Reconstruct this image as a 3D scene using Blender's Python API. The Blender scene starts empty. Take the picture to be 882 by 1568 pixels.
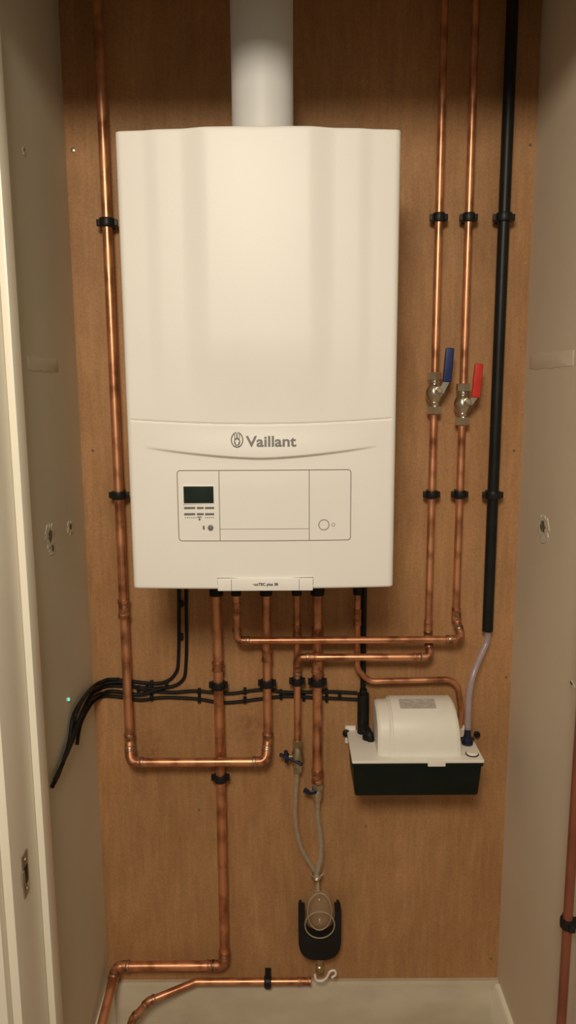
import bpy, bmesh, math, random
import numpy as np
from mathutils import Vector, Matrix
random.seed(4)
sc=bpy.context.scene
F=1140.0; TH=math.radians(9.5); RO=math.radians(0.33); D=1.54; H=1.50
CT,ST=math.cos(TH),math.sin(TH)
def ray(u,v):
    a=(u-441)/F; b=(784-v)/F
    x=a*math.cos(RO)+b*math.sin(RO); y=b*math.cos(RO)-a*math.sin(RO)
    return Vector((x, CT+y*ST, -ST+y*CT))
def P(u,v,out):            # survey point standing 'out' metres off the back wall
    r=ray(u,v); k=(D-out)/r.y
    return Vector((r.x*k,-out,H+r.z*k))
def PX(u,v,X):             # survey point on a plane x = X (side walls)
    r=ray(u,v); k=X/r.x
    return Vector((X,-D+r.y*k,H+r.z*k))
# ------------------------------------------------------------------ materials
def mat(name,c1,c2=None,rough=.5,metal=0,scale=(6,6,6),bump=0,bscale=80,alpha=1,trans=0,emit=0,rough2=None,coat=0,spec=.5,lo=.35,hi=.65):
    m=bpy.data.materials.new(name); m.use_nodes=True; nt=m.node_tree; N=nt.nodes; L=nt.links
    b=N['Principled BSDF']; b.inputs['Roughness'].default_value=rough; b.inputs['Metallic'].default_value=metal
    b.inputs['Base Color'].default_value=(*c1,1); b.inputs['Alpha'].default_value=alpha
    b.inputs['Transmission Weight'].default_value=trans; b.inputs['Coat Weight'].default_value=coat
    b.inputs['Specular IOR Level'].default_value=spec
    tc=N.new('ShaderNodeTexCoord'); mp=N.new('ShaderNodeMapping'); mp.inputs['Scale'].default_value=scale
    L.new(tc.outputs['Object'],mp.inputs['Vector'])
    if c2:
        n=N.new('ShaderNodeTexNoise'); n.inputs['Scale'].default_value=1; n.inputs['Detail'].default_value=5
        L.new(mp.outputs[0],n.inputs['Vector'])
        r=N.new('ShaderNodeValToRGB'); r.color_ramp.elements[0].position=lo; r.color_ramp.elements[1].position=hi
        r.color_ramp.elements[0].color=(*c1,1); r.color_ramp.elements[1].color=(*c2,1)
        L.new(n.outputs['Fac'],r.inputs[0]); L.new(r.outputs[0],b.inputs['Base Color'])
        if rough2:
            q=N.new('ShaderNodeMapRange'); q.inputs['From Min'].default_value=.35; q.inputs['From Max'].default_value=.65
            q.inputs['To Min'].default_value=rough; q.inputs['To Max'].default_value=rough2
            L.new(n.outputs['Fac'],q.inputs['Value']); L.new(q.outputs[0],b.inputs['Roughness'])
    if bump:
        n2=N.new('ShaderNodeTexNoise'); n2.inputs['Scale'].default_value=bscale; n2.inputs['Detail'].default_value=4
        L.new(tc.outputs['Object'],n2.inputs['Vector'])
        bp=N.new('ShaderNodeBump'); bp.inputs['Strength'].default_value=bump; bp.inputs['Distance'].default_value=.002
        L.new(n2.outputs['Fac'],bp.inputs['Height']); L.new(bp.outputs[0],b.inputs['Normal'])
    if emit:
        b.inputs['Emission Color'].default_value=(*c1,1); b.inputs['Emission Strength'].default_value=emit
    return m
CEIL=2.42
XL=-.427; XR=.484
def plywood():
    m=bpy.data.materials.new('plywood_board'); m.use_nodes=True; nt=m.node_tree; N=nt.nodes; L=nt.links
    b=N['Principled BSDF']; b.inputs['Roughness'].default_value=.6; b.inputs['Specular IOR Level'].default_value=.35
    tc=N.new('ShaderNodeTexCoord')
    def noise(sc_,det,dist=0):
        mp=N.new('ShaderNodeMapping'); mp.inputs['Scale'].default_value=sc_; L.new(tc.outputs['Object'],mp.inputs[0])
        n=N.new('ShaderNodeTexNoise'); n.inputs['Scale'].default_value=1; n.inputs['Detail'].default_value=det; n.inputs['Distortion'].default_value=dist
        L.new(mp.outputs[0],n.inputs['Vector']); return n
    g=noise((110,110,12),6,.3); w=noise((14,14,4),5,.8); s=noise((300,300,300),3); bl=noise((4.5,4.5,3.2),5,.6)
    r=N.new('ShaderNodeValToRGB'); r.color_ramp.elements[0].position=.3; r.color_ramp.elements[1].position=.7
    r.color_ramp.elements[0].color=(.390,.198,.082,1); r.color_ramp.elements[1].color=(.460,.250,.112,1)
    L.new(w.outputs['Fac'],r.inputs[0])
    def mr_(src,f0,f1,lo,hi):
        mr=N.new('ShaderNodeMapRange'); mr.inputs['From Min'].default_value=f0; mr.inputs['From Max'].default_value=f1
        mr.inputs['To Min'].default_value=lo; mr.inputs['To Max'].default_value=hi; L.new(src,mr.inputs['Value']); return mr.outputs[0]
    def mulc(a,val):
        mx=N.new('ShaderNodeMix'); mx.data_type='RGBA'; mx.blend_type='MULTIPLY'; mx.inputs[0].default_value=1
        L.new(a,mx.inputs[6]); L.new(val,mx.inputs[7]); return mx.outputs[2]
    c=mulc(r.outputs[0],mr_(g.outputs['Fac'],.3,.7,.88,1.07)); c=mulc(c,mr_(s.outputs['Fac'],.3,.7,.88,1.10)); c=mulc(c,mr_(bl.outputs['Fac'],.3,.7,.88,1.10))
    st=noise((75,75,60),6,.4)
    for (u,v,rad,amt) in [(225,1148,.065,.55),(385,1105,.055,.55),(205,1205,.05,.3),(372,1400,.07,.22)]:
        p=P(u,v,0)-Vector(((XL+XR)/2,.025,CEIL/2))
        vd=N.new('ShaderNodeVectorMath'); vd.operation='DISTANCE'; L.new(tc.outputs['Object'],vd.inputs[0]); vd.inputs[1].default_value=(p.x,-.025,p.z)
        near=mr_(vd.outputs['Value'],0,rad,1,0); blot=mr_(st.outputs['Fac'],.42,.62,0,amt)
        mm=N.new('ShaderNodeMath'); mm.operation='MULTIPLY'; L.new(near,mm.inputs[0]); L.new(blot,mm.inputs[1])
        mx=N.new('ShaderNodeMix'); mx.data_type='RGBA'; L.new(mm.outputs[0],mx.inputs[0]); L.new(c,mx.inputs[6]); mx.inputs[7].default_value=(.16,.07,.028,1); c=mx.outputs[2]
    L.new(c,b.inputs['Base Color'])
    bp=N.new('ShaderNodeBump'); bp.inputs['Strength'].default_value=.15; bp.inputs['Distance'].default_value=.001
    L.new(g.outputs['Fac'],bp.inputs['Height']); L.new(bp.outputs[0],b.inputs['Normal'])
    return m
M_ply=plywood()
M_copper=mat('copper',(.34,.135,.07),(.76,.37,.20),rough=.30,rough2=.48,metal=.86,scale=(26,26,22),bump=.04,lo=.28,hi=.55)
M_copperfit=mat('copper_fitting',(.28,.11,.055),(.62,.30,.16),rough=.34,rough2=.55,metal=.85,scale=(80,80,80))
M_solder=mat('solder_ring',(.56,.38,.26),(.22,.10,.06),rough=.38,metal=.85,scale=(90,90,90))
M_oldpipe=mat('painted_copper',(.24,.075,.045),(.33,.12,.07),rough=.42,metal=.4,scale=(20,20,8))
M_white=mat('boiler_enamel',(.80,.78,.735),(.82,.80,.755),rough=.42,scale=(5,5,5),bump=.06,bscale=350,spec=.4)
M_white2=mat('white_plastic',(.82,.80,.76),(.84,.82,.78),rough=.4,scale=(20,20,20))
M_flue=mat('flue_white',(.72,.71,.69),(.74,.73,.71),rough=.5,scale=(3,3,3))
M_cream=mat('cover_plastic',(.82,.79,.71),(.84,.81,.74),rough=.45,scale=(20,20,20))
M_gap=mat('panel_gap',(.25,.22,.18),(.29,.26,.21),rough=.7)
M_black=mat('black_plastic',(.007,.007,.007),(.012,.012,.012),rough=.42,scale=(20,20,20),spec=.28)
M_blackm=mat('black_rubber',(.007,.007,.007),(.012,.012,.011),rough=.5,scale=(30,30,30),spec=.25)
M_tank=mat('tank_plastic',(.004,.009,.007),(.007,.012,.009),rough=.45,scale=(20,20,20),spec=.2)
M_grey=mat('logo_grey',(.15,.14,.13),(.17,.16,.15),rough=.5)
M_lcd=mat('lcd_glass',(.012,.022,.018),(.016,.028,.022),rough=.2,scale=(40,40,40),spec=.3)
M_chrome=mat('nickel_brass',(.62,.58,.50),(.72,.68,.60),rough=.25,metal=1,scale=(80,80,80))
M_brass=mat('dull_brass',(.42,.34,.20),(.52,.44,.30),rough=.38,metal=.9,scale=(80,80,80))
M_blue=mat('blue_handle',(.006,.016,.10),(.010,.024,.13),rough=.4,scale=(40,40,40))
M_red=mat('red_handle',(.50,.02,.012),(.6,.03,.02),rough=.4,scale=(40,40,40))
M_navy=mat('navy_plastic',(.006,.010,.03),(.01,.014,.04),rough=.4)
M_hose=mat('clear_hose',(.42,.35,.40),(.52,.44,.50),rough=.2,alpha=.50,scale=(30,30,30))
M_hose2=mat('braided_hose',(.60,.52,.40),(.36,.30,.21),rough=.22,alpha=.34,scale=(320,320,160))
M_clear=mat('clear_plastic',(.52,.43,.31),(.58,.49,.37),rough=.15,alpha=.55,scale=(30,30,30))
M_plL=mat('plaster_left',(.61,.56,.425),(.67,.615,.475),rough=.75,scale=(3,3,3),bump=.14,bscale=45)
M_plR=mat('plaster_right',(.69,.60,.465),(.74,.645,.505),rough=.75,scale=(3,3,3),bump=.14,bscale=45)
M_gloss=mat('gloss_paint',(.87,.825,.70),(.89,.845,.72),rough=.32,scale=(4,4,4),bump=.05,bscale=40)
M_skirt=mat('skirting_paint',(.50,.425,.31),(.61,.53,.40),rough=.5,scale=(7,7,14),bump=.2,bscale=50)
M_ceil=mat('ceiling_paint',(.78,.75,.70),(.80,.77,.72),rough=.85,scale=(3,3,3))
M_floor=mat('floor_board',(.34,.23,.14),(.42,.29,.18),rough=.5,scale=(40,3,3))
M_hole=mat('bare_hole',(.10,.075,.05),(.22,.17,.11),rough=.9,scale=(120,120,120),bump=.6)
M_filler=mat('plaster_chip',(.74,.69,.58),(.58,.53,.43),rough=.85,scale=(120,120,120),bump=.6)
M_steel=mat('steel_plate',(.40,.36,.30),(.55,.50,.42),rough=.35,metal=.95,scale=(60,60,60))
M_green=mat('green_emissive',(.02,.9,.45),rough=.4,emit=3)
M_label=mat('grey_label',(.40,.37,.33),(.55,.52,.47),rough=.4,scale=(150,150,150))
# ------------------------------------------------------------------ geometry helpers (verts,faces)
def fillet(pts,rad,n=7):
    pts=[Vector(p) for p in pts]; out=[pts[0]]; info=[]
    for i in range(1,len(pts)-1):
        p=pts[i]; a=pts[i-1]-p; b=pts[i+1]-p; la,lb=a.length,b.length; a.normalize(); b.normalize()
        phi=a.angle(b)
        if phi>math.pi-.03: out.append(p); continue
        t=min(rad/math.tan(phi/2),.48*la,.48*lb); k=.55
        p0,p3=p+a*t,p+b*t; p1,p2=p0.lerp(p,k),p3.lerp(p,k)
        for j in range(n+1):
            s=j/n; out.append(p0*(1-s)**3+p1*3*s*(1-s)**2+p2*3*s*s*(1-s)+p3*s**3)
        info.append((p,a,b,t,phi))
    out.append(pts[-1]); return out,info
def catmull(pts,n=8):
    pts=[Vector(p) for p in pts]; q=[2*pts[0]-pts[1]]+pts+[2*pts[-1]-pts[-2]]; out=[]
    for i in range(1,len(q)-2):
        for j in range(n):
            t=j/n; a,b,c,d=q[i-1],q[i],q[i+1],q[i+2]
            out.append(.5*((2*b)+(c-a)*t+(2*a-5*b+4*c-d)*t*t+(3*b-a-3*c+d)*t**3))
    out.append(pts[-1]); return out
def sweep(path,r,n=18,closed=False,flat=1.0):
    path=[Vector(p) for p in path]; m=len(path)
    if not hasattr(r,'__len__'): r=[r]*m
    T=[]
    for i in range(m):
        a=path[(i-1)%m] if (closed or i>0) else path[i]; b=path[(i+1)%m] if (closed or i<m-1) else path[i]
        t=b-a
        if t.length<1e-9: t=T[-1] if T else Vector((0,0,1))
        T.append(t.normalized())
    up=Vector((0,1,0)) if abs(T[0].y)<.9 else Vector((1,0,0))
    nrm=(up-T[0]*up.dot(T[0])).normalized(); vs=[];fs=[]
    for i in range(m):
        nrm=(nrm-T[i]*nrm.dot(T[i])).normalized(); bn=T[i].cross(nrm)
        for j in range(n):
            a=2*math.pi*j/n; vs.append(path[i]+(nrm*math.cos(a)*flat+bn*math.sin(a))*r[i])
    for i in range(m if closed else m-1):
        for j in range(n):
            a=i*n+j; b=i*n+(j+1)%n; c=((i+1)%m)*n+(j+1)%n; d=((i+1)%m)*n+j; fs.append((a,b,c,d))
    if not closed:
        fs.append(tuple(reversed(range(n)))); fs.append(tuple(range((m-1)*n,m*n)))
    return vs,fs
def revolve(p,d,prof,n=28):
    p=Vector(p); d=Vector(d).normalized(); up=Vector((0,1,0)) if abs(d.y)<.9 else Vector((1,0,0))
    a0=(up-d*up.dot(d)).normalized(); b0=d.cross(a0); vs=[];fs=[]
    for t,r in prof:
        for j in range(n):
            a=2*math.pi*j/n; vs.append(p+d*t+(a0*math.cos(a)+b0*math.sin(a))*r)
    m=len(prof)
    for i in range(m-1):
        for j in range(n): fs.append((i*n+j,i*n+(j+1)%n,(i+1)*n+(j+1)%n,(i+1)*n+j))
    fs.append(tuple(reversed(range(n)))); fs.append(tuple(range((m-1)*n,m*n)))
    return vs,fs
def box(lo,hi,bev=0,seg=2):
    lo,hi=Vector(lo),Vector(hi)
    l=Vector([min(a,b) for a,b in zip(lo,hi)]); h=Vector([max(a,b) for a,b in zip(lo,hi)])
    bm=bmesh.new(); bmesh.ops.create_cube(bm,size=1)
    for v in bm.verts: v.co=Vector([l[i]+(v.co[i]+.5)*(h[i]-l[i]) for i in range(3)])
    if bev: bmesh.ops.bevel(bm,geom=bm.edges[:],offset=min(bev,.49*min(h-l)),segments=seg,affect='EDGES',profile=.6)
    bm.verts.index_update(); r=([v.co.copy() for v in bm.verts],[tuple(v.index for v in f.verts) for f in bm.faces]); bm.free(); return r
def prism(poly,d,bev=0):
    bm=bmesh.new(); vs=[bm.verts.new(p) for p in poly]; f=bm.faces.new(vs)
    r=bmesh.ops.extrude_face_region(bm,geom=[f])
    for v in [e for e in r['geom'] if isinstance(e,bmesh.types.BMVert)]: v.co+=Vector(d)
    bmesh.ops.recalc_face_normals(bm,faces=bm.faces[:])
    if bev:
        es=[e for e in bm.edges if len(e.link_faces)==2 and e.calc_face_angle(0)>.6]
        bmesh.ops.bevel(bm,geom=es,offset=bev,segments=2,affect='EDGES',profile=.6)
    bm.verts.index_update(); r=([v.co.copy() for v in bm.verts],[tuple(v.index for v in f.verts) for f in bm.faces]); bm.free(); return r
def comb(*L):
    V=[];Fc=[]
    for v,f in L:
        o=len(V); V+=list(v); Fc+=[tuple(i+o for i in q) for q in f]
    return V,Fc
def mkobj(name,geo,m,parent=None,origin=(0,0,0),smooth=True,ang=35):
    origin=Vector(origin); v,f=geo
    me=bpy.data.meshes.new(name); me.from_pydata([tuple(Vector(p)-origin) for p in v],[],f); me.validate()
    bm=bmesh.new(); bm.from_mesh(me); bmesh.ops.recalc_face_normals(bm,faces=bm.faces[:]); bm.to_mesh(me); bm.free()
    me.materials.append(m)
    if smooth:
        me.polygons.foreach_set('use_smooth',[True]*len(me.polygons)); me.set_sharp_from_angle(angle=math.radians(ang))
    o=bpy.data.objects.new(name,me); sc.collection.objects.link(o)
    if parent: o.parent=parent
    else: o.location=origin
    return o
class Asm:
    def __init__(s,name,origin):
        s.o=Vector(origin); s.e=bpy.data.objects.new(name,None); s.e.empty_display_size=.05
        s.e.location=s.o; sc.collection.objects.link(s.e)
    def part(s,name,geo,m,**k): return mkobj(name,geo,m,parent=s.e,origin=s.o,**k)
# ------------------------------------------------------------------ room shell
def cen(lo,hi): return tuple((a+b)/2 for a,b in zip(lo,hi))
def rbox(name,lo,hi,m,bev=0):
    return mkobj(name,box(lo,hi,bev),m,origin=cen(lo,hi))
rbox('wall_back',(XL-.1,0,0),(XR+.1,.05,CEIL),M_ply)
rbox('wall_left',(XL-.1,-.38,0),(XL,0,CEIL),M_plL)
rbox('wall_right',(XR,-.46,0),(XR+.1,0,CEIL),M_plR)
rbox('floor',(-2.2,-4.2,-.05),(2.2,0.05,0),M_floor)
rbox('ceiling',(-2.2,-4.2,CEIL),(2.2,.05,CEIL+.05),M_ceil)
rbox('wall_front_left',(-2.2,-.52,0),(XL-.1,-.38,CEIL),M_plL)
rbox('wall_front_right',(XR+.1,-.56,0),(2.2,-.46,CEIL),M_plR)
rbox('wall_front_top',(XL-.1,-.52,2.10),(XR+.1,-.42,CEIL),M_plR)
def trimL():
    a=box((XL-.1,-.53,0),(XL+.010,-.38,2.10),.002)
    b=box((XL+.010,-.418,0),(XL+.022,-.381,2.088),.002)
    c=box((XL-.085,-.55,0),(XL-.003,-.53,2.16),.005)
    return comb(a,b,c)
mkobj('trim_1',trimL(),M_gloss,origin=(XL,-.45,1))
mkobj('trim_2',comb(box((XR+.0,-.57,0),(XR+.1,-.461,2.10),.002),box((XR+.012,-.59,0),(XR+.085,-.57,2.16),.005)),M_gloss,origin=(XR,-.5,1))
mkobj('trim_3',comb(box((XL+.011,-.53,2.065),(XR,-.42,2.10),.002),box((XL-.003,-.55,2.075),(XR+.012,-.53,2.15),.005)),M_gloss,origin=(0,-.48,2.1))
SK=P(450,1507,.016).z
SPROF=[(0,0),(.018,0),(.018,SK-.02),(.014,SK-.014),(.014,SK-.008),(.009,SK),(0,SK)]
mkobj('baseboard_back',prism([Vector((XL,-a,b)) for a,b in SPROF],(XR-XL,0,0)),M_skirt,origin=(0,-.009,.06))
def skirt_side(X,s,y1): return prism([Vector((X+s*a,-.0185,b)) for a,b in SPROF],(0,y1+.0185,0))
mkobj('baseboard_right',skirt_side(XR,-1,-.46),M_gloss,origin=(XR-.009,-.2,.06))
mkobj('baseboard_left',skirt_side(XL,1,-.38),M_gloss,origin=(XL+.009,-.2,.06))
s0=PX(38,1338,XL+.010)
sp=Asm('strike_plate',s0)
y0,z0=s0.y,s0.z
sp.part('plate',box((XL+.010,y0-.012,z0-.036),(XL+.0125,y0+.012,z0+.036),.001),M_steel)
sp.part('latch_recess',box((XL+.0122,y0-.007,z0-.014),(XL+.0135,y0+.006,z0+.014),.0005),M_black)
sp.part('lip',box((XL+.0122,y0-.017,z0-.013),(XL+.0142,y0-.009,z0+.013),.0008),M_steel)
sp.part('screw_heads',comb(revolve((XL+.012,y0,z0+.025),(1,0,0),[(0,.004),(.0015,.0035),(.002,.002)],12),revolve((XL+.012,y0,z0-.025),(1,0,0),[(0,.004),(.0015,.0035),(.002,.002)],12)),M_brass)
def blob_poly(c,ax1,ax2,ra,rb,seed,n=22,j=.3):
    rnd=random.Random(seed); return [c+ax1*(ra*(1+rnd.uniform(-j,j))*math.cos(2*math.pi*i/n))+ax2*(rb*(1+rnd.uniform(-j,j))*math.sin(2*math.pi*i/n)) for i in range(n)]
YV=Vector((0,1,0)); ZV=Vector((0,0,1)); XV=Vector((1,0,0))
def hole(X,u,v,ra,rb,seed):
    s=1 if X<0 else -1
    c=PX(u,v,X); a=Asm('wall_hole',c)
    a.part('chipped_rim',prism(blob_poly(c,YV,ZV,ra*1.5,rb*1.35,seed),(s*.0012,0,0)),M_filler,smooth=False)
    a.part('cavity',prism(blob_poly(c+Vector((s*.0012,0,.002)),YV,ZV,ra*.65,rb*.6,seed+9),(s*.0006,0,0)),M_hole,smooth=False)
hole(XL,76,822,.016,.018,1); hole(XL,107,808,.012,.009,2); hole(XR,832,808,.020,.018,3)
hole(XL,36,231,.004,.004,5); hole(XR,876,1048,.008,.004,6); hole(XL,80,842,.010,.007,7)
def patch(X,u0,v0,u1,v1,m,hh_=.018):
    s=1 if X<0 else -1
    a_,b_=PX(u0,v0,X),PX(u1,v1,X); z=(a_.z+b_.z)/2
    rnd=random.Random(8); n=14; top=[];bot=[]
    for i in range(n+1):
        y=a_.y+(b_.y-a_.y)*i/n; top.append(Vector((X,y,z+hh_+rnd.uniform(-.002,.002)))); bot.append(Vector((X,y,z-hh_+rnd.uniform(-.002,.002))))
    mkobj('plaster_patch',prism(top+bot[::-1],(s*.0007,0,0),.0003),m,origin=(X,(a_.y+b_.y)/2,z))
patch(XR,812,548,878,556,M_plR,.014); patch(XL,42,560,88,556,M_plL,.012)
g=PX(103,1071,XL); il=Asm('green_dot',g)  # small green emissive dot on a white disc, left wall
il.part('dot_disc',revolve(g,(1,0,0),[(0,.0042),(.002,.004),(.003,.003)],16),M_white2)
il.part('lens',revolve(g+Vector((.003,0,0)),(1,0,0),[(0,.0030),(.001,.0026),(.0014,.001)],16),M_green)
for (u,v) in [(112,230),(142,690),(787,690),(305,1240),(752,1468),(775,1037),(812,222),(560,1265)]:
    c=P(u,v,0); big=.0048 if (u,v)==(112,230) else .0028
    mkobj('screw',comb(revolve(c,(0,-1,0),[(0,big),(.0012,big*.95),(.002,big*.6)],14)),M_steel if big>.003 else M_hole,origin=c)
# ------------------------------------------------------------------ pipe kit
def ring_geo(p,d,r,w):
    return revolve(Vector(p)-Vector(d).normalized()*w/2,d,[(0,r*.96),(w*.15,r),(w*.85,r),(w,r*.96)],22)
def elbow(a,corner,d1,d2,r,t,ext=.014,nm='elbow'):
    A=corner+d1*(t+ext); B=corner+d2*(t+ext)
    path,_=fillet([A,corner,B],1e-9+t*math.tan(d1.angle(d2)/2),8)
    a.part(nm,sweep(path,r*1.13,20),M_copperfit)
    a.part(nm+'_solder',comb(ring_geo(A-d1*.004,d1,r*1.24,.007),ring_geo(B-d2*.004,d2,r*1.24,.007)),M_solder)
def pipe(a,pts,r,bend,nofit=(),nm='tube',ext=.014,m=None):
    path,info=fillet(pts,bend)
    a.part(nm,sweep(path,r,20),m or M_copper)
    for i,(p,d1,d2,t,phi) in enumerate(info):
        if i in nofit: continue
        if phi<math.radians(150): elbow(a,p,d1,d2,r,t,ext,nm='elbow_%d'%(i+1))
def coupling(a,p,d,r,L=.03,nm='coupling',m=None):
    d=Vector(d).normalized(); p=Vector(p)
    a.part(nm,revolve(p-d*L/2,d,[(0,r*1.1),(0,r*1.24),(L*.2,r*1.24),(L*.24,r*1.12),(L*.76,r*1.12),(L*.8,r*1.24),(L,r*1.24),(L,r*1.1)],22),m or M_copperfit)
def vx(u,v,out): return P(u,v,out).x
def at(x,u,v,out):
    p=P(u,v,out); return Vector((x,p.y,p.z))
R22,R15=.0104,.0075
ZB=P(400,904,.335).z
zin=ZB-.0005
o=.032; x1=vx(196,1080,o); x409=vx(409,1050,o)
hz=P(300,1167,.058).z
a=Asm('copper_pipe',(x1,-.03,1.2))
pipe(a,[Vector((x1,-o,CEIL)),Vector((x1,-o,hz+.035)),Vector((x1+.006,-.058,hz)),Vector((x409-.004,-.058,hz)),Vector((x409,-o,hz+.035)),Vector((x409,-o,zin))],R22*.92,.016)
coupling(a,at(x1,190,932,o),ZV,R22*.95,.040,'joint_1'); coupling(a,at(x409,409,1003,o),ZV,R22*.9,.026,'joint_3')
x335=vx(336,1048,o); xe=vx(341,1420,o); x335=(x335+xe)/2
hz2=P(260,1479,o).z; xl=vx(178,1482,o)
a=Asm('copper_pipe',(x335,-.03,.8))
pipe(a,[Vector((x335,-o,zin)),Vector((x335,-o,hz2)),Vector((xl,-o,hz2)),Vector((xl-.008,-.19,hz2-.055)),Vector((xl-.012,-.36,hz2-.115))],R22,.017)
coupling(a,at(x335,342,1462,o),ZV,R22,.02,'joint_1'); coupling(a,Vector((vx(322,1479,o),-o,hz2)),XV,R22,.016,'joint_2')
coupling(a,at(x335,335,1020,o),ZV,R22,.02,'joint_3')
o2=.058; x363=vx(362,940,o2); x704=vx(704,757,.030)
z979=P(530,980,o2).z
a=Asm('copper_pipe',(x704,-.03,1.5))
pipe(a,[Vector((x363,-o2,zin)),Vector((x363,-o2,z979)),Vector((x704+.008,-o2,z979)),Vector((x704+.003,-.03,z979+.030)),Vector((x704,-.03,z979+.065)),Vector((x704,-.03,CEIL))],R15,.013)
coupling(a,at(x363,362,932,o2),ZV,R15,.026,'joint_1'); coupling(a,Vector((vx(690,980,o2),-o2,z979)),XV,R15,.018,'joint_2')
coupling(a,at(x704,700,940,.03),ZV,R15,.026,'joint_3')
x661=vx(661,757,.030); z1006=P(560,1006,o2-.004).z; x455=vx(455,1050,.034)
a=Asm('copper_pipe',(x661,-.03,1.5))
pipe(a,[Vector((x661,-.03,CEIL)),Vector((x661,-.03,z1006+.03)),Vector((x661+.002,-.056,z1006)),Vector((x455,-.054,z1006)),Vector((x455,-.036,z1006-.03)),at(x455,455,1135,.034)],R15,.012)
coupling(a,at(x661,657,960,.03),ZV,R15,.03,'joint_1'); coupling(a,Vector((vx(640,1006,.055),-.0555,z1006)),XV,R15,.018,'joint_2')
coupling(a,Vector((vx(478,1006,.054),-.054,z1006)),XV,R15,.018,'joint_3')
a.part('branch_to_boiler',sweep([Vector((x455,-.034,zin)),Vector((x455,-.034,z1006-.03))],R15,18),M_copper)
coupling(a,at(x455,455,966,.034),ZV,R15,.026,'joint_4')
x486=vx(486,1045,o); a=Asm('copper_pipe',(x486,-o,1.0))
a.part('tube',sweep([Vector((x486,-o,zin)),at(x486,486,1190,o)],R22,20),M_copper)
coupling(a,at(x486,486,1188,o),ZV,R22,.03,'joint_1'); coupling(a,at(x486,486,968,o),ZV,R22,.02,'joint_2'); coupling(a,at(x486,486,1020,o),ZV,R22,.03,'joint_3')
x547=vx(547,960,.030); zh=P(620,1043,.03).z; a=Asm('copper_pipe',(x547,-.03,1.0))
xq=vx(707,1080,.024)
pipe(a,[Vector((x547,-.03,zin)),Vector((x547,-.03,zh+.03)),Vector((x547+.025,-.03,zh)),Vector((vx(700,1041,.03),-.026,zh+.002)),at(xq,707,1085,.020),at(xq,707,1112,.012)],.0064,.03,nofit=(0,1,2,3,4))
coupling(a,at(x547,547,945,.03),ZV,.0072,.035,'joint_1')
oz=.034; zd=P(400,1503,oz).z; a=Asm('copper_pipe',(-.1,-.04,.1))
pp=[Vector((vx(474,1503,oz),-oz,zd)),Vector((vx(300,1503,oz),-oz,zd)),P(228,1533,.075),P(203,1560,.085),P(198,1590,.09)]
pipe(a,pp,R15*1.08,.014,ext=.010)
coupling(a,Vector((vx(466,1503,oz),-oz,zd)),XV,R15,.03,'joint_1')
a=Asm('copper_pipe',(XR-.02,-.4,.6)); c8=PX(869,1413,XR-.022)
a.part('tube',sweep([Vector((c8.x,c8.y,0)),Vector((c8.x,c8.y,CEIL))],.0078,18),M_oldpipe)
def clip(c,axis,r,wall='back'):
    a=Asm('pipe_clip',c); ax=ZV if axis=='z' else XV; sd=XV if axis=='z' else ZV
    nrm=Vector((0,-1,0)) if wall=='back' else Vector((-1,0,0))
    if wall=='right': sd=Vector((0,1,0))
    dist=-c.y if wall=='back' else XR-c.x
    a.part('band',revolve(c-ax*.008,ax,[(0,r+.0003),(0,r+.0038),(.002,r+.0045),(.014,r+.0045),(.016,r+.0038),(.016,r+.0003)],24),M_black)
    def ob(c0,hs,hn,ha,bev=.0012):
        g=box((-hs,-hn,-ha),(hs,hn,ha),bev); return [c0+sd*p.x+nrm*p.y+ax*p.z for p in g[0]],g[1]
    a.part('base',ob(c-nrm*(dist/2+.0005),r*.8,(dist)/2-.0006,.007),M_black)
    e=r+.0085
    a.part('latch_ears',comb(ob(c+sd*(e-.003)-nrm*.002,.0042,.005,.0062),ob(c-sd*(e-.003)-nrm*.002,.0042,.005,.0062)),M_black)
for (x,u,v,oo,r) in [(x1,163,341,o,R22),(x1,183,758,o,R22),(x335,336,1049,o,R22),(x409,409,1046,o,R22*.93),(x455,455,1043,.034,R15),(x486,486,1044,o,R22),(x335,338,1191,o,R22),
    (x661,680,333,.03,R15),(x704,723,333,.03,R15),(x661,662,757,.03,R15),(x704,704,757,.03,R15)]:
    clip(at(x,u,v,oo),'z',r)
c=P(410,1503,oz); c.z=zd; clip(c,'x',R15*1.1)
clip(Vector((c8.x,c8.y,c8.z)),'z',.0078,wall='right')
# ------------------------------------------------------------------ black waste pipe + clear discharge hose
xw=(vx(785,20,.03)+vx(747,940,.03))/2; a=Asm('waste_pipe',(xw,-.03,1.5))
zw=P(747,966,.03).z
a.part('tube',sweep([Vector((xw,-.03,zw)),Vector((xw,-.03,CEIL))],.0112,22),M_black)
for v,u in ((333,770),(758,750)): clip(at(xw,u,v,.03),'z',.0112)
HO=P(716,1122,.075)
a=Asm('discharge_hose',(xw,-.03,.95))
a.part('hose',sweep(catmull([Vector((xw,-.03,zw+.01)),Vector((xw,-.031,zw-.02)),P(738,1000,.04),P(724,1035,.06),P(718,1070,.072),P(716,1122,.075)],8),.0066,16),M_hose)
xb=vx(557,960,.014); a=Asm('condensate_pipe',(xb,-.014,1.0))
a.part('upper_tube',sweep([Vector((xb,-.012,zin)),at(xb,556,1060,.012)],.0060,16),M_black)
a.part('socket',sweep([at(xb,553,1055,.02),at(xb,553,1062,.02),at(xb,553,1062,.02),at(xb,553,1128,.02)],[.008,.008,.0125,.0125],20),M_black)
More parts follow.
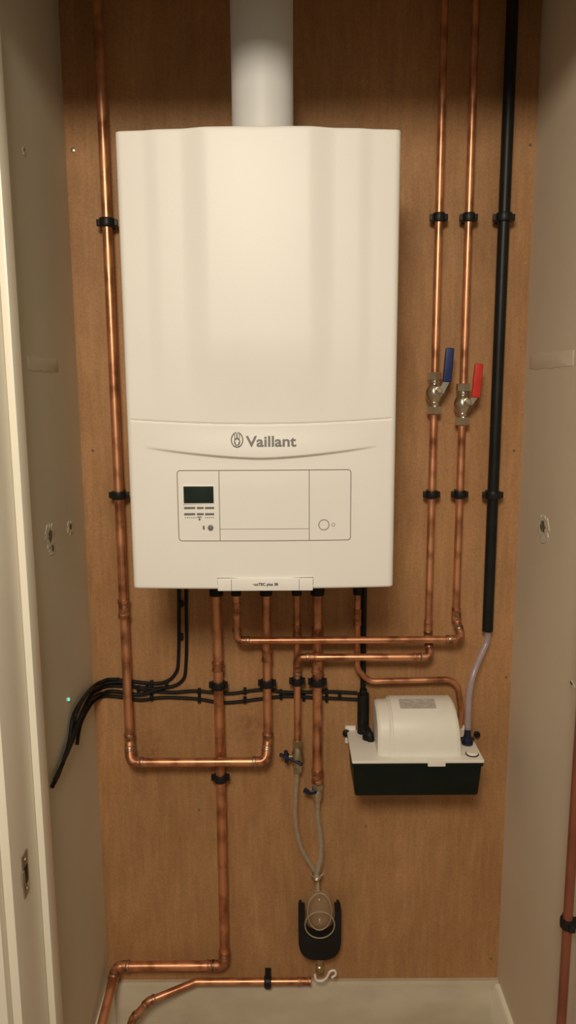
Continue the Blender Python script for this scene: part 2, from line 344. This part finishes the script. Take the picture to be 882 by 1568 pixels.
# ------------------------------------------------------------------ boiler
xc=P(398.5,550,.335).x; W=.44; ZT=P(398,190,.345).z; BB=ZB
z_sm=P(400,703,.34).z; z_se=P(240,687,.34).z; z_cm=P(400,650,.34).z; z_ce=P(600,642,.34).z
def SS(t): t=np.clip(t,0,1); return t*t*(3-2*t)
def bdepth(x,z):
    x=np.asarray(x,float); z=np.asarray(z,float); ax=np.abs(x)
    up=SS((z-z_cm)/.14)
    d=.322+.010*(1-(x/.22)**2)
    d=d+.0070*SS((.120-ax)/.045)*up
    d=d+.0030*SS((.178-ax)/.026)*up
    def rnd(e,r): e=np.clip(e,0,r); return r-np.sqrt(np.maximum(r*r-(r-e)**2,0))
    d=d-rnd(.22-ax,.010)-rnd(np.minimum(ZT-z,z-BB),.005)
    zc=z_cm+(z_ce-z_cm)*(ax/.205)**2
    d=d-.0020*np.exp(-((z-zc)/.0012)**2)*(ax<.212)
    zs=z_sm+(z_se-z_sm)*np.minimum((ax/.185)**1.6,1.0)
    g=np.clip(1-(ax/.19)**2,0,1)**.8
    d=d+.0045*g*SS((z-zs)/.005+.5)*SS((zc-z)/.05)
    d=d-.0035*g*SS((zs-z)/.005+.5)*(1-.6*SS((zs-z)/.05))
    return d
e1=np.concatenate([np.linspace(0,.010,9)[:-1],np.linspace(.010,.22,66)])
xs=np.concatenate([-.22+e1,(.22-e1[::-1])[1:]])
zs_=np.concatenate([BB+np.linspace(0,.005,5)[:-1],np.linspace(BB+.005,z_sm-.05,60)[:-1],np.linspace(z_sm-.05,z_ce+.01,120)[:-1],np.linspace(z_ce+.01,ZT-.005,110)[:-1],np.linspace(ZT-.005,ZT,5)])
X_,Z_=np.meshgrid(xs,zs_); Dp=bdepth(X_,Z_); nx,nz=len(xs),len(zs_)
vs=[Vector((xc+X_[j,i],-Dp[j,i],Z_[j,i])) for j in range(nz) for i in range(nx)]
fs=[(j*nx+i,j*nx+i+1,(j+1)*nx+i+1,(j+1)*nx+i) for j in range(nz-1) for i in range(nx-1)]
loop=[i for i in range(nx)]+[j*nx+nx-1 for j in range(1,nz)]+[(nz-1)*nx+i for i in range(nx-2,-1,-1)]+[j*nx for j in range(nz-2,0,-1)]
base=len(vs); n=len(loop)
for k in loop: vs.append(Vector((vs[k].x,-.006,vs[k].z)))
for k in range(n): fs.append((loop[k],base+k,base+(k+1)%n,loop[(k+1)%n]))
fs.append(tuple(base+k for k in range(n)))
B=Asm('boiler',(xc,-.17,(ZT+BB)/2))
B.part('casing',(vs,fs),M_white,ang=40)
def bs(u,v,extra=0.0):
    p=P(u,v,.336)
    for _ in range(3):
        d=float(bdepth(p.x-xc,p.z)); p=P(u,v,d)
    return Vector((p.x,-d-extra,p.z))
def bq(x,z,extra=0.0): return Vector((x,-float(bdepth(x-xc,z))-extra,z))
L0,R0=bs(272.5,770).x,bs(537,770).x; T0=bs(404,720).z; Bo=bs(404,828).z
def rrect(x0,x1,z0,z1,r,step=.006):
    pts=[]
    for cx,cz,a0 in ((x1-r,z1-r,0),(x0+r,z1-r,90),(x0+r,z0+r,180),(x1-r,z0+r,270)):
        for k in range(7):
            t=math.radians(a0+15*k); pts.append((cx+r*math.cos(t),cz+r*math.sin(t)))
    out=[]
    for i in range(len(pts)):
        p,q=pts[i],pts[(i+1)%len(pts)]; L=math.dist(p,q); m=max(1,int(L/step))
        for k in range(m): out.append((p[0]+(q[0]-p[0])*k/m,p[1]+(q[1]-p[1])*k/m))
    return out
B.part('control_panel_outline',sweep([bq(x,z) for x,z in rrect(L0,R0,Bo,T0,.005)],.0008,6,closed=True),M_gap)
X1=bs(336,770).x; X2=bs(473.5,770).x; ZL=bs(404,810).z
B.part('panel_dividers',comb(sweep([bq(X1,T0+(Bo-T0)*i/20) for i in range(21)],.0007,6),sweep([bq(X2,T0+(Bo-T0)*i/20) for i in range(21)],.0007,6),sweep([bq(X1+(X2-X1)*i/20,ZL) for i in range(21)],.0005,6)),M_gap)
def splate(u0,v0,u1,v1,th,bev=.0008):
    a_=bs(u0,v0); b_=bs(u1,v1); y=min(a_.y,b_.y)
    return box((a_.x,y-th,b_.z),(b_.x,y+.004,a_.z),bev)
B.part('display_frame',splate(279.5,743,329,772,.0006),M_white2)
B.part('display',splate(281,744.5,327.5,770.5,.0012),M_lcd)
bars=[]
for v in (777.5,787):
    for (u0,u1) in ((282,299),(301.5,312),(314,328)): bars.append(splate(u0,v-1.4,u1,v+1.8,.0006,.0003))
for k in range(6): bars.append(splate(283+k*3.2,792,285+k*3.2,793.2,.0004,.0002))
for k in range(5): bars.append(splate(314+k*3,792,315.8+k*3,793.2,.0004,.0002))
bars.append(splate(310.5,805,313.5,811,.0004,.0002)); bars.append(splate(302,791,309,792.5,.0004,.0002)); bars.append(splate(304,793.5,307,797,.0004,.0002))
B.part('push_buttons',comb(*bars),M_grey)
c=bs(322.5,808); B.part('reset_knob',revolve(c,(0,-1,0),[(-.001,.0048),(.001,.0048),(.0025,.0042),(.003,.003)],20),M_grey)
def circ(c,r,t,m=32): return sweep([bq(c.x+r*math.cos(2*math.pi*i/m),c.z+r*math.sin(2*math.pi*i/m)) for i in range(m)],t,6,closed=True)
c=bs(496,803.5); c2=bs(510.5,803.5)
B.part('gauge_port',comb(circ(c,.0085,.0008),circ(c2,.0026,.0005,16)),M_gap)
t0=bs(333.5,885.5); t1=bs(479,900); zt1=BB-.001; y=bq(xc,(t0.z+BB)/2).y
B.part('name_tab',comb(box((t0.x,y-.004,zt1),(t1.x,y+.01,t0.z),.0015),),M_white2)
B.part('name_tab_edge',comb(*[sweep([Vector((xx,y-.0041,zt1+.001)),Vector((xx,y-.0041,t0.z-.001))],.0005,6) for xx in (t0.x+.023,t1.x-.023)],
   sweep([bq(x,z) for x,z in ((t0.x-.0006,BB+.002),(t0.x-.0006,t0.z+.0004),(t1.x+.0006,t0.z+.0004),(t1.x+.0006,BB+.002))],.0008,6)),M_gap)
def text(asm,nm,s,h,center,m,y,offs=.0,sx=1):
    cu=bpy.data.curves.new(nm,'FONT'); cu.body=s; cu.size=1; cu.align_x='LEFT'; cu.offset=offs
    ob=bpy.data.objects.new(nm+'_tmp',cu); sc.collection.objects.link(ob); bpy.context.view_layer.update()
    dg=bpy.context.evaluated_depsgraph_get(); me=bpy.data.meshes.new_from_object(ob.evaluated_get(dg)); bpy.data.objects.remove(ob)
    V=[v.co.copy() for v in me.vertices]; x0=min(v.x for v in V);x1_=max(v.x for v in V)
    capz=.70; k=h/capz
    vv=[Vector((center.x+(v.x-(x0+x1_)/2)*k*sx,0,center.z+(v.y-capz/2)*k)) for v in V]
    vv=[Vector((p.x,y(p),p.z)) for p in vv]
    asm.part(nm,(vv,[tuple(p.vertices) for p in me.polygons]),m,smooth=False)
cc=bs(415,675.5); hh=(bs(415,667).z-bs(415,683).z)
wx=bs(453,675).x-bs(377,675).x
def txtw(s):
    cu=bpy.data.curves.new('t','FONT'); cu.body=s; cu.size=1; ob=bpy.data.objects.new('t',cu); sc.collection.objects.link(ob); bpy.context.view_layer.update()
    w=ob.dimensions.x; bpy.data.objects.remove(ob); return w
text(B,'brand_lettering','Vaillant',hh,cc,M_grey,lambda p:bq(p.x,p.z).y-.0007,offs=.022,sx=wx/(txtw('Vaillant')*hh/.70))
c=bs(363,673.5); rr=.0125*.78
def ring2(cx,cz,ra,rb,t,m=36,a0=0,a1=360):
    pts=[bq(cx+ra*math.cos(math.radians(a0+(a1-a0)*i/m)),cz+rb*math.sin(math.radians(a0+(a1-a0)*i/m)),.0004) for i in range(m+1)]
    return sweep(pts,t,6)
em=[ring2(c.x,c.z,rr*.95,rr*1.2,.0009,36,118,422)]
for s in (-1,1):
    em.append(ring2(c.x+s*.0024,c.z+.006,.0017,.0062,.0006,20)); em.append(ring2(c.x,c.z-.003,.0045,.0055,.0006,20))
    em.append(sweep([bq(c.x+s*.0020,c.z-.011,.0004),bq(c.x+s*.003,c.z-.003,.0004)],.0006,6))
B.part('brand_emblem',comb(*em),M_grey)
tc_=Vector(((t0.x+t1.x)/2,0,(t0.z+zt1)/2+.001))
text(B,'model_lettering','ecoTEC plus 38',.0046,tc_,M_black,lambda p:y-.0045,offs=.03,sx=1.0)
gr=[]
for (xx,oo,r) in ((x335,o,R22),(x363,o2,R15),(x409,o,R22*.9),(x455,.034,R15),(x486,o,R22),(x547,.03,R15*.9)):
    zt=P(400,909,oo).z
    gr.append(revolve(Vector((xx,-oo,zt-.003)),(0,0,1),[(0,r*1.05),(0,r*1.35),(.01,r*1.42),(.02,r*1.42),(ZB-zt+.004,r*1.3)],20))
B.part('connection_nuts',comb(*gr),M_blackm)
xf=P(401,60,.17).x; a=Asm('flue_pipe',(xf,-.17,2.2)); ro=.0525
a.part('duct',revolve(Vector((xf,-.175,ZT+.0003)),(0,0,1),[(0,ro+.004),(.012,ro+.004),(.014,ro),(CEIL-ZT-.0006,ro)],48),M_flue)
# ------------------------------------------------------------------ isolating ball valves
def ballvalve(x,oo,zc,mh,side,dz):
    c=Vector((x,-oo,zc)); a=Asm('ball_valve',c)
    def hexn(z0,z1,r): return revolve(c+ZV*z0,ZV,[(0,r*.85),(.0015,r),(z1-z0-.0015,r),(z1-z0,r*.85)],6)
    a.part('lower_nut',hexn(-.043,-.026,.0145),M_chrome,smooth=False); a.part('upper_nut',hexn(.024,.040,.0145),M_chrome,smooth=False)
    a.part('body',revolve(c-ZV*.027,ZV,[(0,.010),(.006,.0125),(.007,.0105),(.013,.0145),(.022,.0175),(.030,.0175),(.038,.0145),(.044,.0105),(.046,.0125),(.052,.010)],26),M_chrome)
    st=c+Vector((.004*side,-.014,.004))
    a.part('stem',revolve(st,(0,-1,0),[(0,.008),(.008,.008),(.009,.0055),(.016,.0055)],16),M_brass)
    s1=st+Vector((0,-.014,0))
    pl=[s1+Vector((-.006,0,-.006)),s1+Vector((.008*side+.0,0,-.006)),s1+Vector((side*.016+.005,0,dz)),s1+Vector((side*.016-.005,0,dz+.003))]
    a.part('lever_arm',prism(pl,(0,-.0022,0)),M_chrome,smooth=False)
    g=box((-.0085,-.004,0),(.0085,.004,.066),.0035,3)
    t=Matrix.Rotation(math.radians(4*side),4,'Y'); b0=s1+Vector((side*.014,-.001,dz-.004))
    a.part('handle_grip',([b0+(t@p) for p in g[0]],g[1]),mh)
    a.part('stem_nut',revolve(s1,(0,-1,0),[(0,.006),(.005,.006),(.006,.004)],6),M_steel,smooth=False)
ballvalve(x661,.03,P(672,601,.03).z,M_blue,1,.020)
ballvalve(x704,.03,P(717,618,.03).z,M_red,1,.012)
# ------------------------------------------------------------------ cables
def cable(pb,pl,r=.0036,oo=.008):
    pts=[P(u,v,w) for u,v,w in pb]+[PX(u,v,XL+i) for u,v,i in pl]
    path=catmull(pts,7)
    for p in path:                       # keep the sheath clear of board and side wall
        p.y=min(p.y,-.0042); p.x=max(p.x,XL+.0042)
    return sweep(path,r,10)
E=Asm('electrical_cable',P(200,1050,.01))
w=.006
cbs=[cable([(274,895,w),(273.5,1000,w),(268,1032,w),(245,1046,w),(200,1043,w),(170,1040,w),(152,1045,w)],[(136,1058,.007),(117,1085,.007),(110,1105,.007),(106,1135,.006),(92,1180,.006),(80,1205,.005)]),
 cable([(285,895,w),(285,1012,w),(276,1045,w),(240,1054,w),(200,1051,w),(170,1050,w),(154,1054,w)],[(138,1066,.006),(120,1105,.014),(105,1145,.012),(88,1190,.006)]),
 cable([(547,1061,w),(500,1059,w),(440,1060,w),(400,1056,w),(350,1062,w),(300,1058,w),(262,1060,w),(220,1056,w),(190,1045,.013),(165,1046,.012),(154,1051,.014)],[(134,1062,.014),(117,1092,.013),(112,1120,.006),(96,1170,.012)]),
 cable([(547,1071,w),(480,1068,w),(440,1066,w),(400,1070,w),(345,1076,w),(300,1070,w),(250,1068,w),(215,1072,w),(190,1068,w),(170,1066,w),(156,1067,w)],[(140,1078,.006),(124,1108,.006),(118,1140,.006)]),
 cable([(250,1053,.013),(215,1063,.013),(190,1060,.013),(170,1058,.013),(156,1062,.013)],[(138,1073,.014),(118,1118,.006),(100,1160,.005),(84,1194,.012)])]
for i,g in enumerate(cbs): E.part('cable_%d'%(i+1),g,M_blackm)
cl=[]
for (u,v) in [(375,1058),(375,1072),(305,1059),(305,1071),(278,975),(278,925),(232,1047),(232,1068),(430,1061),(430,1066),(500,1060),(500,1070),(520,1065),(225,1055),(180,1043),(212,1055),(465,1068),(255,1047)]:
    c=P(u,v,.007); cl.append(box(c+Vector((-.0035,-.0045,-.0065)),c+Vector((.0035,.0065,.0065)),.0015))
E.part('cable_clips',comb(*cl),M_blackm)
# ------------------------------------------------------------------ condensate pump
OF=.145
zl=P(640,1166,OF).z; fl=P(539,1166,OF).x; fr=P(742,1166,OF).x; zbm=P(640,1219,OF-.01).z
A=Asm('condensate_pump',((fl+fr)/2,-.08,zl))
bm_t=box((fl+.003,-OF+.002,zbm),(fr-.003,-.012,zl-.006),.006,3)
tv=[]
for p in bm_t[0]:
    k=(zl-p.z)/(zl-zbm); cx=(fl+fr)/2
    tv.append(Vector((cx+(p.x-cx)*(1-.035*k),p.y+(.008*k if p.y<-.07 else 0),p.z)))
A.part('tank',(tv,bm_t[1]),M_tank)
A.part('tank_rim',box((fl+.001,-OF+.001,zl-.012),(fr-.001,-.008,zl-.004),.002),M_tank)
A.part('lid',box((fl,-OF,zl-.005),(fr,-.006,zl+.002),.003),M_cream)
hx0,hx1=P(580,1150,.12).x,P(706,1160,.125).x
prof=[(.128,0),(.127,.03),(.121,.052),(.109,.070),(.090,.083),(.068,.090),(.045,.091),(.028,.086),(.022,.07),(.022,0)]
prof=[(a_,b_*1.03) for a_,b_ in prof]
def hood(x0,x1,s,r=.006,taper=0):
    secs=[(x0,.0),(x0,s-.06),(x0+r*.4,s-.02),(x0+r,s),(x1-r,s),(x1-r*.4,s-.02),(x1,s-.06),(x1,.0)]
    vs=[];fs=[];n=len(prof); cx=(x0+x1)/2
    for x,k in secs:
        for a_,b_ in prof:
            aa=.07+(a_-.07)*max(k,.001); bb=b_*max(k,.001) if k>0 else .03
            vs.append(Vector((cx+(x-cx)*(1-taper*bb/.09),-aa,zl+.002+bb)))
    for i in range(len(secs)-1):
        for j in range(n-1): fs.append((i*n+j,i*n+j+1,(i+1)*n+j+1,(i+1)*n+j))
        fs.append((i*n+n-1,i*n,(i+1)*n,(i+1)*n+n-1))
    return vs,fs
A.part('motor_cover',hood(hx0+.018,hx1,1.0,.010,.07),M_cream)
A.part('motor_cover_shoulder',hood(hx0-.002,hx0+.05,.93,.008),M_cream)
A.part('cover_ridge',comb(hood(hx0+.028,hx0+.031,1.008,.001),hood(hx1-.013,hx1-.010,1.004,.001)),M_cream)
lx0,lx1=P(610,1076,.06).x,P(664,1076,.06).x
A.part('rating_label',prism([Vector((lx0,-.090,zl+.0882)),Vector((lx1,-.090,zl+.0882)),Vector((lx1,-.062,zl+.0962)),Vector((lx0,-.062,zl+.0962))],(0,-.0006,.0014)),M_label,smooth=False)
A.part('mounting_screws',comb(revolve(P(530,1122,.012),(0,-1,0),[(-.008,.003),(0,.003),(0,.008),(.004,.008),(.006,.005)],14),revolve(P(730,1124,.012),(0,-1,0),[(-.008,.003),(0,.003),(0,.007),(.004,.007),(.006,.005)],14),
   box(P(530,1122,.006)+Vector((-.004,0,-.003)),P(530,1122,.006)+Vector((.022,.004,.003)),.001)),M_blackm)
A.part('hanging_bracket',comb(box((fl-.003,-.007,zl-.03),(fl+.02,-.001,zl+.010),.001),box((fr-.03,-.007,zl-.03),(fr-.008,-.001,zl+.010),.001)),M_cream)
ib=P(566,1140,.06); A.part('inlet_elbow',sweep(fillet([Vector((xb,-.02,zl+.05)),Vector((xb,-.02,zl+.02)),Vector((ib.x,-.055,zl+.016)),Vector((ib.x+.002,-.058,zl))],.01)[0],.0085,16),M_blackm)
A.part('cable_gland',revolve(Vector((P(562,1128,.04).x,-.05,zl)),(0,0,1),[(0,.011),(.008,.011),(.010,.008),(.022,.007)],16),M_blackm)
hb=Vector((HO.x,-.075,zl))
A.part('outlet_valve',comb(revolve(hb,(0,0,1),[(0,.012),(.007,.012),(.008,.009),(.018,.009),(.019,.0075),(.035,.0065)],18),box(hb+Vector((-.014,-.004,.010)),hb+Vector((.014,.004,.016)),.001)),M_navy)
cp=P(723,1155,.12); A.part('inlet_cap',comb(revolve(Vector((cp.x,cp.y,zl)),(0,0,1),[(0,.012),(.006,.012),(.008,.010),(.008,.003)],20)),M_cream)
A.part('inlet_cap_ring',revolve(Vector((cp.x,cp.y,zl+.001)),(0,0,1),[(0,.0135),(.0025,.0135),(.003,.012)],24),M_blackm)
A.part('lid_catch',box((P(655,1166,OF).x,-OF-.003,zl-.010),(P(682,1166,OF).x,-OF+.004,zl+.0035),.001),M_cream)
# ------------------------------------------------------------------ filling loop
Fp=Asm('filling_loop',P(470,1200,.04))
zA=P(456,1133,.034).z
c0=Vector((x455,-.034,zA))
def R(prof_,c,m,nm,n=20,d=(0,0,-1),sm=True): Fp.part(nm,revolve(c,d,prof_,n),m,smooth=sm)
R([(0,.010),(.001,.0115),(.014,.0115),(.015,.010)],c0,M_brass,'inlet_nut',6,sm=False)
R([(.014,.008),(.022,.010),(.032,.0125),(.046,.0125),(.056,.009),(.060,.0075),(.075,.0075)],c0,M_brass,'isolator_body')
R([(.058,.009),(.060,.0105),(.072,.0105),(.074,.009)],c0,M_chrome,'outlet_nut',6,sm=False)
th=c0+Vector((0,0,-.037))
Fp.part('isolator_spindle',sweep([th,th+Vector((-.022,-.004,0))],.005,12),M_brass)
Fp.part('isolator_tap',comb(sweep([th+Vector((-.024,-.004,-.013)),th+Vector((-.022,-.004,.002)),th+Vector((-.026,-.004,.014))],[.004,.0055,.004],10),sweep([th+Vector((-.038,-.006,.006)),th+Vector((-.015,-.004,-.003)),th+Vector((.010,-.016,-.012))],[.0042,.005,.0035],10)),M_navy)
zB2=P(486,1198,o).z; c1=Vector((x486,-o,zB2))
R([(0,.0115),(.002,.013),(.014,.013),(.016,.011)],c1,M_chrome,'lower_nut',6,sm=False)
R([(.015,.008),(.022,.011),(.034,.011),(.044,.007),(.060,.006)],c1,M_chrome,'lower_valve_body')
Fp.part('lower_tap',sweep([c1+Vector((0,-.004,-.020)),c1+Vector((-.016,-.012,-.018)),c1+Vector((-.028,-.014,-.010))],[.0045,.0045,.006],12),M_navy)
sl=catmull([Vector((x455,-.034,zA-.070)),P(453,1215,.034),P(452,1250,.034),P(457,1285,.034),P(468,1312,.034),P(480,1330,.034),P(485,1342,.036)],8)
sr=catmull([c1+Vector((0,0,-.05)),P(487,1255,.034),P(491,1285,.034),P(491,1312,.036),P(487,1330,.040),P(484,1342,.044)],8)
Fp.part('hose_1',sweep(sl,.0056,14),M_hose2); Fp.part('hose_2',sweep(sr,.0068,14),M_hose2)
Fp.part('hose_core_1',sweep(sl,.0030,12),M_hose2); Fp.part('hose_core_2',sweep(sr,.0038,12),M_hose2)
cj=P(485,1338,.038)
R([(0,.009),(.004,.011),(.008,.008),(.012,.011),(.016,.006),(.024,.0045)],cj+ZV*.004,M_brass,'hose_clamp')
Fp.part('tie',sweep(catmull([cj+Vector((-.014,-.004,.003)),cj+Vector((0,-.013,-.002)),cj+Vector((.014,-.004,.004))],6),.0018,8),M_chrome)
# ------------------------------------------------------------------ tundish on its black bracket
tc0=P(489.5,1414,.03)
T=Asm('tundish',tc0)
TO=.050
x_l,x_r=P(457,1430,TO).x,P(522.5,1430,TO).x; zt_=P(490,1397,TO).z; zb_=P(490,1471,TO).z
Ro=(x_r-x_l)/2; mx=(x_l+x_r)/2; hgt=zt_-zb_
ri=Ro*.72; ziB=P(490,1440,TO).z; zic=ziB+ri
poly=[Vector((x_l,-TO,zt_))]
czr=zb_+hgt*.42
for i in range(19):
    t=math.pi+math.pi*i/18; cx_,sx_=math.cos(t),math.sin(t)
    poly.append(Vector((mx+Ro*math.copysign(abs(cx_)**.7,cx_),-TO,czr+hgt*.42*math.copysign(abs(sx_)**.85,sx_))))
poly+= [Vector((x_r,-TO,zt_)),Vector((x_r-Ro*.30,-TO,zt_)),Vector((x_r-Ro*.26,-TO,zic+.006))]
for i in range(15):
    t=-math.pi*i/14; poly.append(Vector((mx+ri*math.cos(t),-TO,zic+ri*math.sin(t))))
poly+= [Vector((x_l+Ro*.26,-TO,zic+.006)),Vector((x_l+Ro*.30,-TO,zt_))]
T.part('bracket',prism(poly,(0,.034,0),.0015),M_black,ang=30)
T.part('bracket_back',comb(box((x_l+.002,-.016,zb_+.02),(x_l+.008,-.0005,zt_-.006),.001),box((x_r-.008,-.016,zb_+.02),(x_r-.002,-.0005,zt_-.006),.001)),M_black)
def oval(cx,cz,ra,rb,y,m=40): return [Vector((cx+ra*math.cos(2*math.pi*i/m),y,cz+rb*math.sin(2*math.pi*i/m))) for i in range(m)]
zc1=P(488,1362,.036).z
cup=revolve(Vector((mx,-.034,zc1)),(0,0,-1),[(0,.006),(.004,.012),(.010,.022),(.020,.0265),(.060,.0275),(.075,.024),(.088,.014),(.095,.007)],32)
T.part('clear_cup',(cup[0],cup[1][:-2]),mat('cup_plastic',(.60,.46,.30),(.64,.50,.34),rough=.12,alpha=.14,scale=(30,30,30)))
T.part('cup_rim',sweep(oval(mx,P(488,1397,.04).z,.027,.046,-.038),.0015,8,closed=True),M_clear)
T.part('cup_inner_ring',sweep(oval(mx,zic+.001,ri*.96,ri*.96,-.046),.0015,8,closed=True),M_clear)
T.part('inlet_tube',sweep([P(486,1345,.038),P(487,1364,.038)],.004,12),M_clear)
T.part('outlet',revolve(Vector((mx,-.034,zb_+.004)),(0,0,-1),[(0,.011),(.010,.010),(.012,.0075),(.028,.007),(.030,.009),(.044,.009),(.045,.006)],18),M_brass)
hk=[P(482,1492,.055),P(484,1500,.056),P(492,1502,.056),P(500,1497,.056),P(505,1488,.056),P(512,1486,.056),P(514,1492,.056),P(508,1497,.056)]
T.part('hook',sweep(catmull(hk,6),.0026,10),M_white2)
# ------------------------------------------------------------------ lights, world
w=bpy.data.worlds.new('w'); sc.world=w; w.use_nodes=True; bg=w.node_tree.nodes['Background']; bg.inputs[0].default_value=(1,.86,.66,1); bg.inputs[1].default_value=.23
lp=Vector((-.15,-2.0,2.36))
Lm=Asm('ceiling_lamp',lp)
Lm.part('base',revolve(Vector((lp.x,lp.y,CEIL)),(0,0,-1),[(0,.22),(.02,.22),(.022,.2)],40),M_white2)
Lm.part('diffuser',revolve(Vector((lp.x,lp.y,CEIL-.021)),(0,0,-1),[(0,.21),(.02,.205),(.04,.18),(.050,.12),(.055,.04)],40),mat('lamp_glow',(1,.86,.66),rough=.5,emit=1.5))
ld=bpy.data.lights.new('lamp_light','AREA'); ld.shape='DISK'; ld.size=.45; ld.energy=27; ld.color=(1,.895,.73)
lo=bpy.data.objects.new('lamp_light',ld); sc.collection.objects.link(lo)
lo.rotation_euler=(math.radians(36),0,0)
lo.parent=Lm.e; lo.location=(0,.02,-.13)
# ------------------------------------------------------------------ camera
cd=bpy.data.cameras.new('camera'); cam=bpy.data.objects.new('camera',cd); sc.collection.objects.link(cam)
cd.sensor_fit='VERTICAL'; cd.sensor_height=24; cd.sensor_width=24; cd.lens=24*F/1568; cd.clip_start=.01
cam.matrix_world=Matrix.Translation((0,-D,H))@Matrix.Rotation(math.pi/2-TH,4,'X')@Matrix.Rotation(-RO,4,'Z')
sc.camera=cam
sc.view_settings.view_transform='Standard'
